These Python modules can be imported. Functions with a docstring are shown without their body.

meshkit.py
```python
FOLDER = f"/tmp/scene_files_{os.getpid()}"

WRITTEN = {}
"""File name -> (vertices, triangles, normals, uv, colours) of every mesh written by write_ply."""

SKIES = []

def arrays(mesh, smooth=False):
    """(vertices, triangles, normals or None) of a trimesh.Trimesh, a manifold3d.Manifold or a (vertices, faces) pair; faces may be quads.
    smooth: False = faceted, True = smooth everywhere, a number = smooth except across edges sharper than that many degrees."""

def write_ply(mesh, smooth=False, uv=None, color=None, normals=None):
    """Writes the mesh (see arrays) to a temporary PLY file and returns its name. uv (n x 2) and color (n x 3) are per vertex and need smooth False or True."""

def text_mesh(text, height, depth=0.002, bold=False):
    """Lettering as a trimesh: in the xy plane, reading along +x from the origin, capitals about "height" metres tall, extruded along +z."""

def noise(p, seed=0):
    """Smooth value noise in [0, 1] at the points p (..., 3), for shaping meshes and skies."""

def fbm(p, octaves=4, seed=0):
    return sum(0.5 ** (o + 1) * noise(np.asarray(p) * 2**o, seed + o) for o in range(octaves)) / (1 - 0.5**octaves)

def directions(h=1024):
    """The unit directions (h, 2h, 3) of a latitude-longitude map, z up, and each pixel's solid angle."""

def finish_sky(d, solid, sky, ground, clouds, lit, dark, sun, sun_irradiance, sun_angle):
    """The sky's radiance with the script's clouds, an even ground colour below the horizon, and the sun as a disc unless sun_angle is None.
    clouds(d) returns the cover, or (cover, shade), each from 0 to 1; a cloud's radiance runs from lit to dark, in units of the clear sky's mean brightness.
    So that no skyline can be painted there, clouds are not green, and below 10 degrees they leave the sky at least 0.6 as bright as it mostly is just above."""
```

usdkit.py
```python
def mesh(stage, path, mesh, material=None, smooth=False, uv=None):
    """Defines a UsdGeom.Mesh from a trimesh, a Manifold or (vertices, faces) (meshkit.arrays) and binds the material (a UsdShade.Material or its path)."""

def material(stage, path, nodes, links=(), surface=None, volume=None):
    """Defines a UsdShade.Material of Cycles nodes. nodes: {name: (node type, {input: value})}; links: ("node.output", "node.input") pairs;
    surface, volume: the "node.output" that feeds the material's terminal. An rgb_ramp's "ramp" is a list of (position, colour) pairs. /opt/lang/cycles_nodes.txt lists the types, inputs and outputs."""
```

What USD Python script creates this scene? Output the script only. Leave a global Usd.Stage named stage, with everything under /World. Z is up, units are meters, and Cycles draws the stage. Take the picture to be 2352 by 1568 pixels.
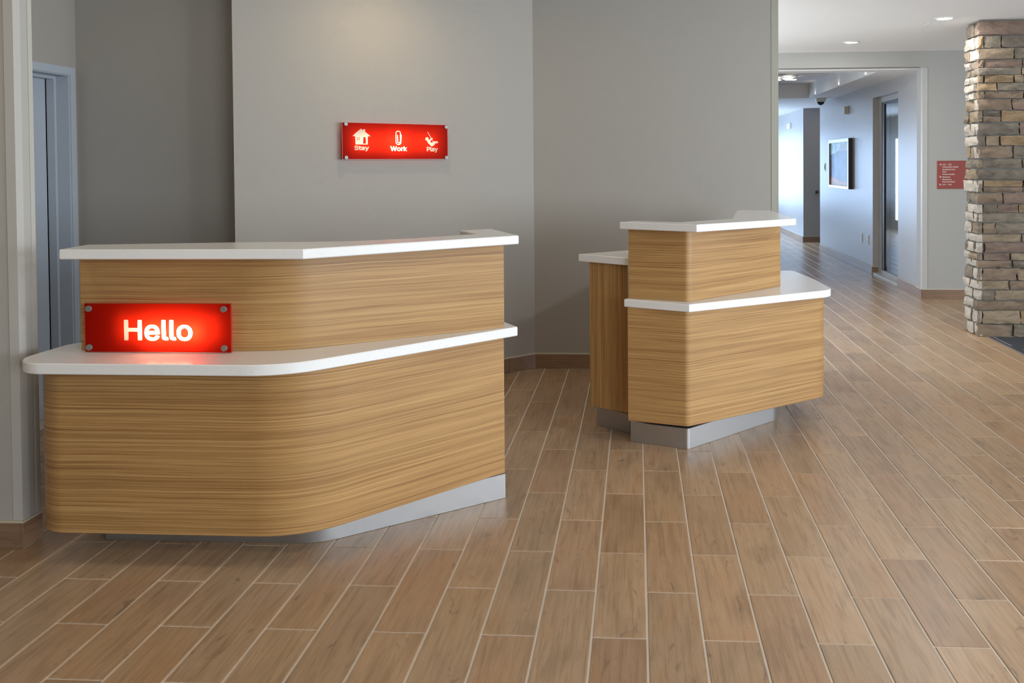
import math, random
import numpy as np
import trimesh, mapbox_earcut
from shapely.geometry import Polygon, LineString, Point, box as sbox
from shapely.ops import unary_union
from shapely import affinity
from pxr import Usd, UsdGeom, UsdLux, UsdShade, Gf, Sdf
import usdkit, meshkit

stage = Usd.Stage.CreateInMemory()
UsdGeom.SetStageUpAxis(stage, UsdGeom.Tokens.z)
UsdGeom.SetStageMetersPerUnit(stage, 1.0)
UsdGeom.Xform.Define(stage, '/World')
UsdGeom.Scope.Define(stage, '/World/Looks')

# ------------------------------------------------------------------ camera
EYE = 1.3405
YAW, PITCH, ROLL = -0.0598, -0.0211, -0.0066
def camera_axes():
    c, s = math.cos(YAW), math.sin(YAW)
    r = np.array([c, -s, 0.0]); f = np.array([s, c, 0.0]); u = np.array([0, 0, 1.0])
    f, u = math.cos(PITCH)*f + math.sin(PITCH)*u, -math.sin(PITCH)*f + math.cos(PITCH)*u
    r, u = math.cos(ROLL)*r + math.sin(ROLL)*u, -math.sin(ROLL)*r + math.cos(ROLL)*u
    return r, u, f
r_, u_, f_ = camera_axes()
cam = UsdGeom.Camera.Define(stage, '/World/Camera')
m4 = Gf.Matrix4d(*r_, 0, *u_, 0, *(-f_), 0, 0, 0, EYE, 1)
cam.AddTransformOp().Set(m4)
FOCAL = 30.0
MM = FOCAL/1950.0
cam.CreateFocalLengthAttr(FOCAL)
cam.CreateHorizontalApertureAttr(2352*MM)
cam.CreateVerticalApertureAttr(1568*MM)
cam.CreateHorizontalApertureOffsetAttr((1176-1345.3)*MM)
cam.CreateVerticalApertureOffsetAttr(-(784-418.0)*MM)
cam.CreateClippingRangeAttr(Gf.Vec2f(0.05, 200))
cam.CreateExposureAttr(0.40)

# ------------------------------------------------------------------ daylight and ceiling lamps
DAY = (0.86, 0.93, 1.0)
COOL = (0.45, 0.66, 1.0)
WARM = (1.0, 0.76, 0.43)
NEUT = (1.0, 0.93, 0.82)
CRISP = (0.90, 0.95, 1.0)

def aim(xf, pos, direction, up=(0, 0, 1)):
    d = np.array(direction, float); d /= np.linalg.norm(d)
    upv = np.array(up, float)
    if abs(d @ upv) > 0.99: upv = np.array([0, 1.0, 0])
    z = -d; x = np.cross(upv, z); x /= np.linalg.norm(x); y = np.cross(z, x)
    xf.AddTransformOp().Set(Gf.Matrix4d(*map(float, x), 0, *map(float, y), 0, *map(float, z), 0, *map(float, pos), 1))

def rect_light(path, pos, direction, w, h, intensity, color):
    l = UsdLux.RectLight.Define(stage, path)
    l.CreateWidthAttr(w); l.CreateHeightAttr(h); l.CreateIntensityAttr(intensity); l.CreateColorAttr(Gf.Vec3f(*color))
    aim(l, pos, direction)
    return l

def disk_light(path, pos, direction, rad, intensity, color, cone=None):
    l = UsdLux.DiskLight.Define(stage, path)
    l.CreateRadiusAttr(rad); l.CreateIntensityAttr(intensity); l.CreateColorAttr(Gf.Vec3f(*color))
    if cone:
        s = UsdLux.ShapingAPI.Apply(l.GetPrim()); s.CreateShapingConeAngleAttr(cone); s.CreateShapingConeSoftnessAttr(0.6)
    aim(l, pos, direction)
    return l

sky = UsdLux.DomeLight.Define(stage, '/World/sky')      # plain daylight outside the windows
sky.CreateIntensityAttr(0.45); sky.CreateColorAttr(Gf.Vec3f(0.58, 0.77, 1.0))
# daylight through the lobby's windows (behind and to the right of the camera) and the corridor's window
rect_light('/World/daylight_front', (4.4, -2.9, 1.5), (0, 1, 0), 4.0, 1.7, 8.0, DAY)
rect_light('/World/daylight_side', (7.3, 1.2, 1.5), (-1, 0, 0), 5.0, 1.7, 8.5, DAY)
rect_light('/World/daylight_vestibule', (-1.15, 7.1, 1.25), (1, 0, 0), 2.3, 2.1, 5.0, DAY)
rect_light('/World/daylight_corridor', (0.68, 15.55, 1.0), (1, 0, 0), 3.0, 1.6, 6.5, COOL)
rect_light('/World/daylight_corridor_end', (1.6, 19.9, 1.2), (0, -1, 0), 1.9, 1.5, 3.0, COOL)

# ------------------------------------------------------------------ naming and tagging helpers
used = {}
def numbered(parent, name):
    k = (parent, name)
    used[k] = used.get(k, -1) + 1
    return name if used[k] == 0 else f'{name}_{used[k]:03d}'

def tag(p, label=None, cat=None, group=None, kind=None):
    p = p.GetPrim() if hasattr(p, 'GetPrim') else p
    for k, v in (('label', label), ('category', cat), ('group', group), ('kind', kind)):
        if v: p.SetCustomDataByKey(k, v)
    return p

def thing(name, label, cat, loc=(0, 0, 0), rotz=0.0, group=None, kind=None):
    path = '/World/' + numbered('/World', name)
    x = UsdGeom.Xform.Define(stage, path)
    if any(loc): x.AddTranslateOp().Set(Gf.Vec3d(*map(float, loc)))
    if rotz: x.AddRotateZOp().Set(float(rotz))
    return tag(x, label, cat, group, kind)

def part(parent, name, mesh, mat, label=None, smooth=30, kind=None):
    base = str(parent.GetPath()) if parent is not None else '/World'
    path = base + '/' + numbered(base, name)
    m = usdkit.mesh(stage, path, mesh, M[mat], smooth=smooth)
    return tag(m, label=label, kind=kind)

def single(name, mesh, mat, label, cat, group=None, kind=None, smooth=30):
    p = part(None, name, mesh, mat, smooth=smooth)
    return tag(p, label, cat, group, kind)

# ------------------------------------------------------------------ mesh helpers
cat_ = trimesh.util.concatenate
def bx(x0, x1, y0, y1, z0, z1):
    m = trimesh.creation.box([x1-x0, y1-y0, z1-z0]); m.apply_translation([(x0+x1)/2, (y0+y1)/2, (z0+z1)/2]); return m

def rounded(pts, closed=True, step=8.0):
    """pts: (x, y) or (x, y, radius) -> polyline with arcs at the corners."""
    out = []; n = len(pts)
    for i, p in enumerate(pts):
        rad = p[2] if len(p) > 2 else 0
        if rad <= 0 or (not closed and i in (0, n-1)):
            out.append((p[0], p[1])); continue
        a, b, c = (np.array(q[:2], float) for q in (pts[i-1], p, pts[(i+1) % n]))
        u, v = (a-b)/np.linalg.norm(a-b), (c-b)/np.linalg.norm(c-b)
        ang = math.acos(np.clip(u @ v, -1, 1)); t = rad/math.tan(ang/2)
        t = min(t, 0.49*np.linalg.norm(a-b), 0.49*np.linalg.norm(c-b)); rad2 = t*math.tan(ang/2)
        ctr = b + (u+v)/np.linalg.norm(u+v)*rad2/math.sin(ang/2)
        s, e = b+u*t-ctr, b+v*t-ctr
        a0, a1 = math.atan2(s[1], s[0]), math.atan2(e[1], e[0])
        d = (a1-a0+math.pi) % (2*math.pi) - math.pi
        k = max(2, int(abs(math.degrees(d))/step)+1)
        for j in range(k+1):
            t_ = a0 + d*j/k; out.append((ctr[0]+rad2*math.cos(t_), ctr[1]+rad2*math.sin(t_)))
    return out

def prism(pts, z0, z1, b=0.0, bottom=True):
    """A solid of the outline pts (no holes) from z0 to z1 with its edges bevelled by b."""
    p = np.array(pts, float)
    keep = [i for i in range(len(p)) if np.linalg.norm(p[i]-p[i-1]) > 1e-6]; p = p[keep]
    x, y = p.T
    if np.sum(x*np.roll(y, -1)-np.roll(x, -1)*y) < 0: p = p[::-1]
    n = len(p)
    e = np.roll(p, -1, 0)-p; e /= np.linalg.norm(e, axis=1, keepdims=True)
    nr = np.stack([e[:, 1], -e[:, 0]], 1); n0 = np.roll(nr, 1, 0)
    off = (nr+n0)/np.maximum(1+np.sum(nr*n0, 1), 0.25)[:, None]
    q = p-off*b
    rings = ([(q, z0), (p, z0+b)] if b and bottom else [(p, z0)]) + ([(p, z1-b), (q, z1)] if b else [(p, z1)])
    v = np.vstack([np.c_[r, np.full(n, z)] for r, z in rings])
    f = []
    i = np.arange(n); j = (i+1) % n
    for k in range(len(rings)-1):
        a, c = k*n, (k+1)*n
        f += [np.c_[a+i, a+j, c+j], np.c_[a+i, c+j, c+i]]
    tri = mapbox_earcut.triangulate_float64(np.ascontiguousarray(rings[0][0]), np.array([n], np.uint32)).reshape(-1, 3).astype(int)
    t3 = rings[0][0][tri]
    sgn = np.cross(t3[:, 1]-t3[:, 0], t3[:, 2]-t3[:, 0])
    tri[sgn < 0] = tri[sgn < 0][:, ::-1]
    f += [tri[:, ::-1], tri+(len(rings)-1)*n]
    return trimesh.Trimesh(v, np.vstack(f), process=False)

def shape_prism(g, z0, z1):
    """Flat-edged solid of a shapely shape, holes and all."""
    g = g.buffer(0)
    out = []
    for q in getattr(g, 'geoms', [g]):
        m = trimesh.creation.extrude_polygon(q, z1-z0, engine='earcut'); m.apply_translation([0, 0, z0]); out.append(m)
    return cat_(out)

def sheet(g):
    """Single flat sheet (a film) of a shapely shape in the xy plane, facing +z."""
    vs, fs, o = [], [], 0
    for q in getattr(g, 'geoms', [g]):
        v, f = trimesh.creation.triangulate_polygon(q, engine='earcut')
        a = np.cross(v[f[:, 1]]-v[f[:, 0]], v[f[:, 2]]-v[f[:, 0]]); f = np.array(f); f[a < 0] = f[a < 0][:, ::-1]
        vs.append(v); fs.append(f+o); o += len(v)
    v = np.vstack(vs)
    return trimesh.Trimesh(np.c_[v, np.zeros(len(v))], np.vstack(fs), process=False)

def band(path, t, z0, z1, b=0.002):
    """A panel of thickness t standing along the path, its outer face on the path (thickness to the left)."""
    g = LineString(path).buffer(t, single_sided=True, join_style=2, mitre_limit=3)
    if g.geom_type != 'Polygon': g = max(g.geoms, key=lambda q: q.area)
    return prism(list(g.exterior.coords)[:-1], z0, z1, b)

def cyl(p0, p1, r, seg=24, r2=None):
    p0, p1 = np.array(p0, float), np.array(p1, float); d = p1-p0; L = np.linalg.norm(d)
    prof = [(0, 0), (r-0.0006, 0), (r, 0.0006)] + ([(r, L-0.0006), (r-0.0006, L), (0, L)] if r2 is None else [(r2, L), (0, L)])
    m = trimesh.creation.revolve(np.array(prof), sections=seg)
    m.apply_transform(trimesh.geometry.align_vectors([0, 0, 1], d/L)); m.apply_translation(p0); return m

def lathe(prof, loc, seg=32):
    m = trimesh.creation.revolve(np.array(prof, float), sections=seg); m.apply_translation(loc); return m

def rbox(w, h, d, r, b=0.0015):
    """Rounded plate: w by h in the xy plane, centred, d thick along +z."""
    return prism(rounded([(-w/2, -h/2, r), (w/2, -h/2, r), (w/2, h/2, r), (-w/2, h/2, r)], step=20), 0, d, b)

def onwall(m, pos, x_dir, n_dir):
    """Places a mesh modelled in xy (z out of the wall) on a wall: x_dir runs to the reader's right, n_dir out of the wall."""
    X = np.array([*x_dir, 0.0]); X /= np.linalg.norm(X); N = np.array([*n_dir, 0.0]); N /= np.linalg.norm(N)
    T = np.eye(4); T[:3, 0] = X; T[:3, 1] = (0, 0, 1); T[:3, 2] = N; T[:3, 3] = pos
    m = m.copy(); m.apply_transform(T)
    return m

def words(text, cap, grow=0.0, width=None, center=True):
    """Lettering as a shapely shape with capitals cap tall."""
    m = meshkit.text_mesh(text, cap, 0.002, bold=True)
    t = m.triangles[m.face_normals[:, 2] > 0.9][:, :, :2]
    g = unary_union([Polygon(q).buffer(cap*0.002) for q in t]).buffer(grow*cap, join_style=2).simplify(cap*0.006)
    x0, y0, x1, y1 = g.bounds
    if width: g = affinity.scale(g, width/(x1-x0), 1, origin=(x0, 0))
    x0, y0, x1, y1 = g.bounds
    return affinity.translate(g, -(x0+x1)/2 if center else -x0, 0)

# ------------------------------------------------------------------ materials
M = {}
def mat(name, nodes, links, surface='p.BSDF'):
    M[name] = usdkit.material(stage, '/World/Looks/'+name, nodes, links, surface=surface)

def plain(name, col, rough=0.5, metallic=0.0, spec=0.5, bump=0.0, bscale=200, var=0.0):
    nodes = {'p': ('principled_bsdf', dict(base_color=col, roughness=rough, metallic=metallic, specular_ior_level=spec))}; links = []
    if bump or var:
        nodes['g'] = ('geometry', {}); nodes['n'] = ('noise_texture', dict(scale=bscale, detail=3)); links.append(('g.position', 'n.vector'))
    if bump:
        nodes['b'] = ('bump', dict(strength=bump, distance=0.002)); links += [('n.fac', 'b.height'), ('b.normal', 'p.normal')]
    if var:
        nodes['r'] = ('rgb_ramp', dict(ramp=[(0.3, tuple(c*(1-var) for c in col)), (0.7, tuple(min(1, c*(1+var)) for c in col))]))
        links += [('n.fac', 'r.fac'), ('r.color', 'p.base_color')]
    mat(name, nodes, links)

plain('wall_paint', (0.36, 0.335, 0.295), 0.65, bump=0.12, bscale=350)
plain('wall_paint_cool', (0.38, 0.36, 0.345), 0.32, bump=0.1, bscale=350)
plain('wall_paint_header', (0.42, 0.41, 0.385), 0.6, bump=0.1, bscale=350)
plain('wall_light', (0.44, 0.43, 0.395), 0.6, bump=0.1, bscale=350)
plain('ceiling_white', (0.86, 0.86, 0.85), 0.8, bump=0.1, bscale=300)
plain('guard_plastic', (0.50, 0.49, 0.44), 0.4)
plain('guard_taupe', (0.34, 0.33, 0.265), 0.45)
plain('guard_light', (0.52, 0.51, 0.48), 0.4)
plain('grout', (0.70, 0.63, 0.54), 0.85, bump=0.2, bscale=400)
plain('caulk', (0.58, 0.53, 0.42), 0.6)
plain('door_paint', (0.40, 0.44, 0.49), 0.4)
plain('black_gap', (0.012, 0.011, 0.010), 0.7)
plain('steel', (0.36, 0.36, 0.335), 0.62, metallic=1.0)
plain('dark_metal', (0.045, 0.045, 0.045), 0.4)
plain('mortar', (0.15, 0.145, 0.125), 0.9, bump=0.6, bscale=180, var=0.25)
plain('white_plastic', (0.75, 0.74, 0.70), 0.4)
plain('cream_plastic', (0.66, 0.62, 0.50), 0.4)
plain('sign_rust', (0.30, 0.045, 0.028), 0.5)
plain('print_white', (0.75, 0.66, 0.60), 0.6)
plain('frame_silver', (0.42, 0.41, 0.40), 0.35, metallic=0.8)
plain('frame_grey', (0.42, 0.41, 0.38), 0.45)
plain('smoked_dome', (0.02, 0.022, 0.025), 0.08)
plain('carpet_dark', (0.035, 0.036, 0.042), 0.95, bump=0.8, bscale=900, var=0.3)
plain('carpet_stripe', (0.20, 0.21, 0.22), 0.95, bump=0.8, bscale=900, var=0.2)
plain('blind_tan', (0.55, 0.50, 0.36), 0.6)
plain('red_acrylic', (0.42, 0.020, 0.014), 0.2)
plain('art_blue', (0.08, 0.20, 0.42), 0.4, bscale=6, var=0.6)
plain('art_cyan', (0.45, 0.78, 0.85), 0.4, bscale=8, var=0.35)
plain('art_grey', (0.45, 0.48, 0.47), 0.4, bscale=10, var=0.3)
plain('art_orange', (0.62, 0.27, 0.12), 0.4, bscale=14, var=0.35)

# brushed aluminium: fine streaks along the strip
mat('aluminium', {'g': ('geometry', {}), 'm': ('mapping', dict(scale=(3, 3, 900))), 'n': ('noise_texture', dict(scale=1, detail=4)),
    'r': ('map_range', dict(from_min=0.3, from_max=0.7, to_min=0.44, to_max=0.48)),
    'p': ('principled_bsdf', dict(base_color=(0.50, 0.50, 0.50), metallic=1.0, roughness=0.3))},
    [('g.position', 'm.vector'), ('m.vector', 'n.vector'), ('n.fac', 'r.value'), ('r.result', 'p.roughness')])

def laminate(name, vertical=False, tint=1.0):
    """Straight-grained veneer laminate: long fine streaks, horizontal or vertical."""
    def v3(along, across): return (across, across, along) if vertical else (along, along, across)
    t = tint
    mat(name, {
        'g': ('geometry', {}),
        'wv': ('mapping', dict(scale=v3(2.2, 5))), 'wn': ('noise_texture', dict(scale=1, detail=2)),
        'ws': ('mix', dict(mix_type='linear_light', fac=0.006)),
        'm1': ('mapping', dict(scale=v3(0.8, 185))), 'n1': ('noise_texture', dict(scale=1, detail=3, roughness=0.6)),
        'm2': ('mapping', dict(scale=v3(0.5, 42))), 'n2': ('noise_texture', dict(scale=1, detail=2)),
        'm3': ('mapping', dict(scale=v3(2.5, 420))), 'n3': ('noise_texture', dict(scale=1, detail=2)),
        'r1': ('rgb_ramp', dict(ramp=[(0.27, (0.26*t, 0.128*t, 0.046*t)), (0.40, (0.405*t, 0.225*t, 0.082*t)), (0.55, (0.475*t, 0.280*t, 0.106*t)), (0.70, (0.545*t, 0.342*t, 0.138*t))])),
        'r2': ('rgb_ramp', dict(ramp=[(0.33, (0.82, 0.78, 0.75)), (0.5, (0.97, 0.96, 0.95)), (0.68, (1.0, 1.0, 1.0))])),
        'r3': ('rgb_ramp', dict(ramp=[(0.35, (0.68, 0.63, 0.58)), (0.52, (1, 1, 1))])),
        'x1': ('mix', dict(mix_type='multiply', fac=1.0)), 'x2': ('mix', dict(mix_type='multiply', fac=0.8)),
        'p': ('principled_bsdf', dict(roughness=0.36, specular_ior_level=0.45)),
    }, [('g.position', 'wv.vector'), ('wv.vector', 'wn.vector'), ('g.position', 'ws.color1'), ('wn.color', 'ws.color2'),
        ('ws.color', 'm1.vector'), ('m1.vector', 'n1.vector'), ('ws.color', 'm2.vector'), ('m2.vector', 'n2.vector'), ('ws.color', 'm3.vector'), ('m3.vector', 'n3.vector'),
        ('n1.fac', 'r1.fac'), ('n2.fac', 'r2.fac'), ('n3.fac', 'r3.fac'), ('r1.color', 'x1.color1'), ('r2.color', 'x1.color2'),
        ('x1.color', 'x2.color1'), ('r3.color', 'x2.color2'), ('x2.color', 'p.base_color')])
laminate('laminate')
laminate('laminate_vertical', vertical=True)

# speckled engineered quartz
mat('quartz', {'g': ('geometry', {}), 'n': ('noise_texture', dict(scale=330, detail=2, roughness=0.7)), 'n2': ('noise_texture', dict(scale=900, detail=1)),
    'r': ('rgb_ramp', dict(ramp=[(0.27, (0.52, 0.52, 0.53)), (0.36, (0.87, 0.87, 0.855)), (1, (0.87, 0.87, 0.855))])),
    'r2': ('rgb_ramp', dict(ramp=[(0.35, (0.93, 0.93, 0.92)), (0.6, (1, 1, 1))])), 'x': ('mix', dict(mix_type='multiply', fac=1)),
    'p': ('principled_bsdf', dict(roughness=0.22, specular_ior_level=0.5))},
    [('g.position', 'n.vector'), ('g.position', 'n2.vector'), ('n.fac', 'r.fac'), ('n2.fac', 'r2.fac'), ('r.color', 'x.color1'), ('r2.color', 'x.color2'), ('x.color', 'p.base_color')])

# wood-look porcelain planks, in a few tones; grain along y, blotches, small dark knots
def plank(name, base, seed, along=(0.0, 1.0), rnd='o.random', lo=0.92, hi=1.08):
    b = np.array(base); off = (seed*7.3, seed*3.1, seed*1.7)
    sc = lambda a, c: (c if along[0] == 0 else a, a if along[0] == 0 else c, c)
    col = lambda k, w=(1, 1, 1): tuple(float(min(1, q)) for q in b*k*np.array(w))
    mat(name, {
        'g': ('geometry', {}), 'o': ('object_info', {}),
        'sc': ('math', dict(math_type='multiply', value2=37.0)), 'cx': ('combine_xyz', {}), 'ad': ('mix', dict(mix_type='add', fac=1.0)),
        'ms': ('mapping', dict(location=off)),
        'm1': ('mapping', dict(scale=sc(4, 70))), 'n1': ('noise_texture', dict(scale=1, detail=4, roughness=0.6, distortion=0.8)),
        'm2': ('mapping', dict(scale=sc(3.5, 9))), 'n2': ('noise_texture', dict(scale=1, detail=3, distortion=0.4)),
        'm3': ('mapping', dict(scale=sc(9, 26))), 'n3': ('noise_texture', dict(scale=1, detail=3, distortion=1.2)),
        'r1': ('rgb_ramp', dict(ramp=[(0.33, col(0.80, (1, .97, .94))), (0.5, col(1.0)), (0.68, col(1.10))])),
        'r2': ('rgb_ramp', dict(ramp=[(0.32, (0.86, 0.84, 0.82)), (0.52, (1, 1, 1)), (0.68, (1.0, 0.93, 0.86))])),
        'r3': ('rgb_ramp', dict(ramp=[(0.24, (0.45, 0.46, 0.50)), (0.36, (1, 1, 1))])),
        'rv': ('map_range', dict(to_min=lo, to_max=hi)),
        'x1': ('mix', dict(mix_type='multiply', fac=1.0)), 'x2': ('mix', dict(mix_type='multiply', fac=0.75)), 'hv': ('hsv', {}),
        'bp': ('bump', dict(strength=0.15, distance=0.001)),
        'p': ('principled_bsdf', dict(roughness=0.33, specular_ior_level=0.6)),
    }, [(rnd, 'sc.value1'), ('sc.value', 'cx.x'), ('sc.value', 'cx.y'), ('g.position', 'ad.color1'), ('cx.vector', 'ad.color2'), ('ad.color', 'ms.vector'),
        ('ms.vector', 'm1.vector'), ('m1.vector', 'n1.vector'), ('ms.vector', 'm2.vector'), ('m2.vector', 'n2.vector'), ('ms.vector', 'm3.vector'), ('m3.vector', 'n3.vector'),
        ('n1.fac', 'r1.fac'), ('n2.fac', 'r2.fac'), ('n3.fac', 'r3.fac'), ('r1.color', 'x1.color1'), ('r2.color', 'x1.color2'), ('x1.color', 'x2.color1'), ('r3.color', 'x2.color2'),
        ('x2.color', 'hv.color'), (rnd, 'rv.value'), ('rv.result', 'hv.value'), ('hv.color', 'p.base_color'), ('n1.fac', 'bp.height'), ('bp.normal', 'p.normal')])
TONES = [(0.405, 0.262, 0.152), (0.435, 0.290, 0.172), (0.38, 0.240, 0.138), (0.41, 0.277, 0.166), (0.39, 0.262, 0.155)]
for i, t in enumerate(TONES): plank(f'plank_{"abcde"[i]}', t, i+1)
plank('plank_far', (0.403, 0.267, 0.157), 9, rnd='g.random_per_island', lo=0.86, hi=1.13)
plank('plank_base_x', (0.25, 0.155, 0.095), 7, along=(1, 0))
plank('plank_base_y', (0.25, 0.155, 0.095), 8)

def stone(name, base, dark):
    mat(name, {'g': ('geometry', {}), 'o': ('object_info', {}), 'm': ('mapping', dict(scale=(8, 8, 20))), 'n': ('noise_texture', dict(scale=1, detail=5, roughness=0.65, distortion=0.6)),
        'n2': ('noise_texture', dict(scale=60, detail=4)), 'r': ('rgb_ramp', dict(ramp=[(0.3, dark), (0.5, base), (0.72, tuple(min(1, c*1.25) for c in base))])),
        'b': ('bump', dict(strength=0.7, distance=0.006)), 'p': ('principled_bsdf', dict(roughness=0.85, specular_ior_level=0.25))},
        [('g.position', 'm.vector'), ('m.vector', 'n.vector'), ('g.position', 'n2.vector'), ('n.fac', 'r.fac'), ('n2.fac', 'b.height'), ('b.normal', 'p.normal'), ('r.color', 'p.base_color')])
STONES = {'tan': ((0.25, 0.19, 0.125), (0.15, 0.11, 0.075)), 'ochre': ((0.25, 0.172, 0.098), (0.155, 0.105, 0.06)), 'brown': ((0.20, 0.145, 0.10), (0.12, 0.085, 0.06)),
          'rust': ((0.19, 0.133, 0.10), (0.12, 0.08, 0.065)), 'grey': ((0.19, 0.157, 0.118), (0.11, 0.09, 0.07)), 'beige': ((0.42, 0.37, 0.31), (0.28, 0.24, 0.20)), 'slate': ((0.145, 0.12, 0.092), (0.08, 0.068, 0.055))}
for k, (a, b) in STONES.items(): stone('stone_'+k, a, b)

# back-lit films: diffusing sheets lit by the lamp that stands behind them
def film(name, col, gloss=0.04):
    mat(name, {'t': ('translucent_bsdf', dict(color=col)), 'd': ('diffuse_bsdf', dict(color=tuple(c*0.5 for c in col))), 'm': ('mix_closure', dict(fac=0.3)),
               'gl': ('glossy_bsdf', dict(color=(1, 1, 1), roughness=0.25)), 'm2': ('mix_closure', dict(fac=gloss))},
        [('t.BSDF', 'm.closure1'), ('d.BSDF', 'm.closure2'), ('m.closure', 'm2.closure1'), ('gl.BSDF', 'm2.closure2')], surface='m2.closure')
film('film_red', (0.85, 0.028, 0.010), 0.0006); film('film_white', (0.92, 0.90, 0.86), 0.0006)
# window pane
mat('pane', {'t': ('transparent_bsdf', dict(color=(0.80, 0.84, 0.82))), 'gl': ('glossy_bsdf', dict(color=(1, 1, 1), roughness=0.02)), 'f': ('fresnel', dict(IOR=1.6)), 'm': ('mix_closure', {})},
    [('f.fac', 'm.fac'), ('t.BSDF', 'm.closure1'), ('gl.BSDF', 'm.closure2')], surface='m.closure')
mat('lamp_lens', {'e': ('emission', dict(color=(1, 0.97, 0.92), strength=6.0))}, [], surface='e.emission')
mat('lamp_lens_soft', {'e': ('emission', dict(color=(1, 0.97, 0.92), strength=3.0))}, [], surface='e.emission')

# ------------------------------------------------------------------ the setting: walls
CEIL = 2.42; HALL = 2.255
ANG = math.radians(41); WA0 = np.array([-2.095, 4.312]); WA1 = np.array([-0.674, 5.545]); BY = 5.545
wn = np.array([math.sin(ANG), -math.cos(ANG)])          # out of the angled wall, towards the desk

def wall(name, mesh, m, label):
    return single(name, mesh, m, label, 'wall', kind='structure')
wall('wall_left', bx(-5.0, -2.165, 2.841, 2.928, 0, CEIL), 'wall_light', 'pale grey end of the partition wall left of the long reception desk')
wall('wall_door', cat_([bx(-3.35, -3.06, 4.45, 4.60, 0, CEIL), bx(-3.35, -3.06, 2.918, 3.40, 0, CEIL), bx(-3.35, -3.06, 3.40, 4.45, 1.875, CEIL)]), 'wall_paint', 'short dark taupe wall holding the grey-blue door')
wall('wall_alcove', bx(-3.06, -2.0, 4.485, 4.62, 0, CEIL), 'wall_paint', 'darker taupe wall of the recess between the door and the angled wall')
wall('wall_angled', prism([tuple(WA0), tuple(WA1), tuple(WA1-wn*0.12), (-2.02, 4.484), (-2.10, 4.484)], 0, CEIL), 'wall_paint', 'wide taupe wall carrying the red lighted sign with three symbols')
wall('wall_rear', bx(WA1[0]-0.03, 0.912, BY, BY+0.12, 0, CEIL), 'wall_paint', 'taupe wall behind the smaller desk, ending in a free edge')
wall('wall_header', cat_([bx(0.3, 2.785, 8.46, 8.60, HALL+0.012, CEIL), bx(2.785, 7.4, 8.46, 8.63, 0, CEIL)]), 'wall_paint_header', 'pale grey wall with the corridor opening and the rust directory sign')
wall('wall_corridor', cat_([bx(2.807, 3.1, 8.63, 9.31, 0, HALL), bx(2.807, 3.1, 9.31, 10.29, 2.10, HALL), bx(2.96, 3.1, 9.31, 10.29, 0, 2.10), bx(2.807, 3.1, 10.29, 13.2, 0, HALL)]), 'wall_paint_cool', 'long corridor wall with the framed picture and glazed sidelight')
wall('wall_corridor_far', cat_([bx(2.807, 4.2, 14.5, 14.62, 0, HALL), bx(2.807, 2.95, 14.62, 20, 0, HALL)]), 'wall_paint_cool', 'far pale corridor wall beyond the side passage')
wall('wall_corridor_left', cat_([bx(0.4, 0.55, 8.60, 13.9, 0, HALL), bx(0.4, 0.55, 17.2, 20, 0, HALL), bx(0.4, 0.55, 13.9, 17.2, 0, 0.1)]), 'wall_paint_cool', 'corridor wall opposite the picture, out of view, with the daylight window')
wall('wall_corridor_end', cat_([bx(0.4, 0.6, 20, 20.1, 0, HALL), bx(2.6, 2.95, 20, 20.1, 0, HALL), bx(0.6, 2.6, 20, 20.1, 0, 0.2)]), 'wall_paint_cool', 'end wall of the corridor, out of view')
wall('wall_passage', cat_([bx(4.2, 4.3, 13.0, 14.62, 0, HALL), bx(3.1, 4.2, 13.08, 13.2, 0, HALL)]), 'wall_paint', 'wall of the side passage off the corridor, out of view')
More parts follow.
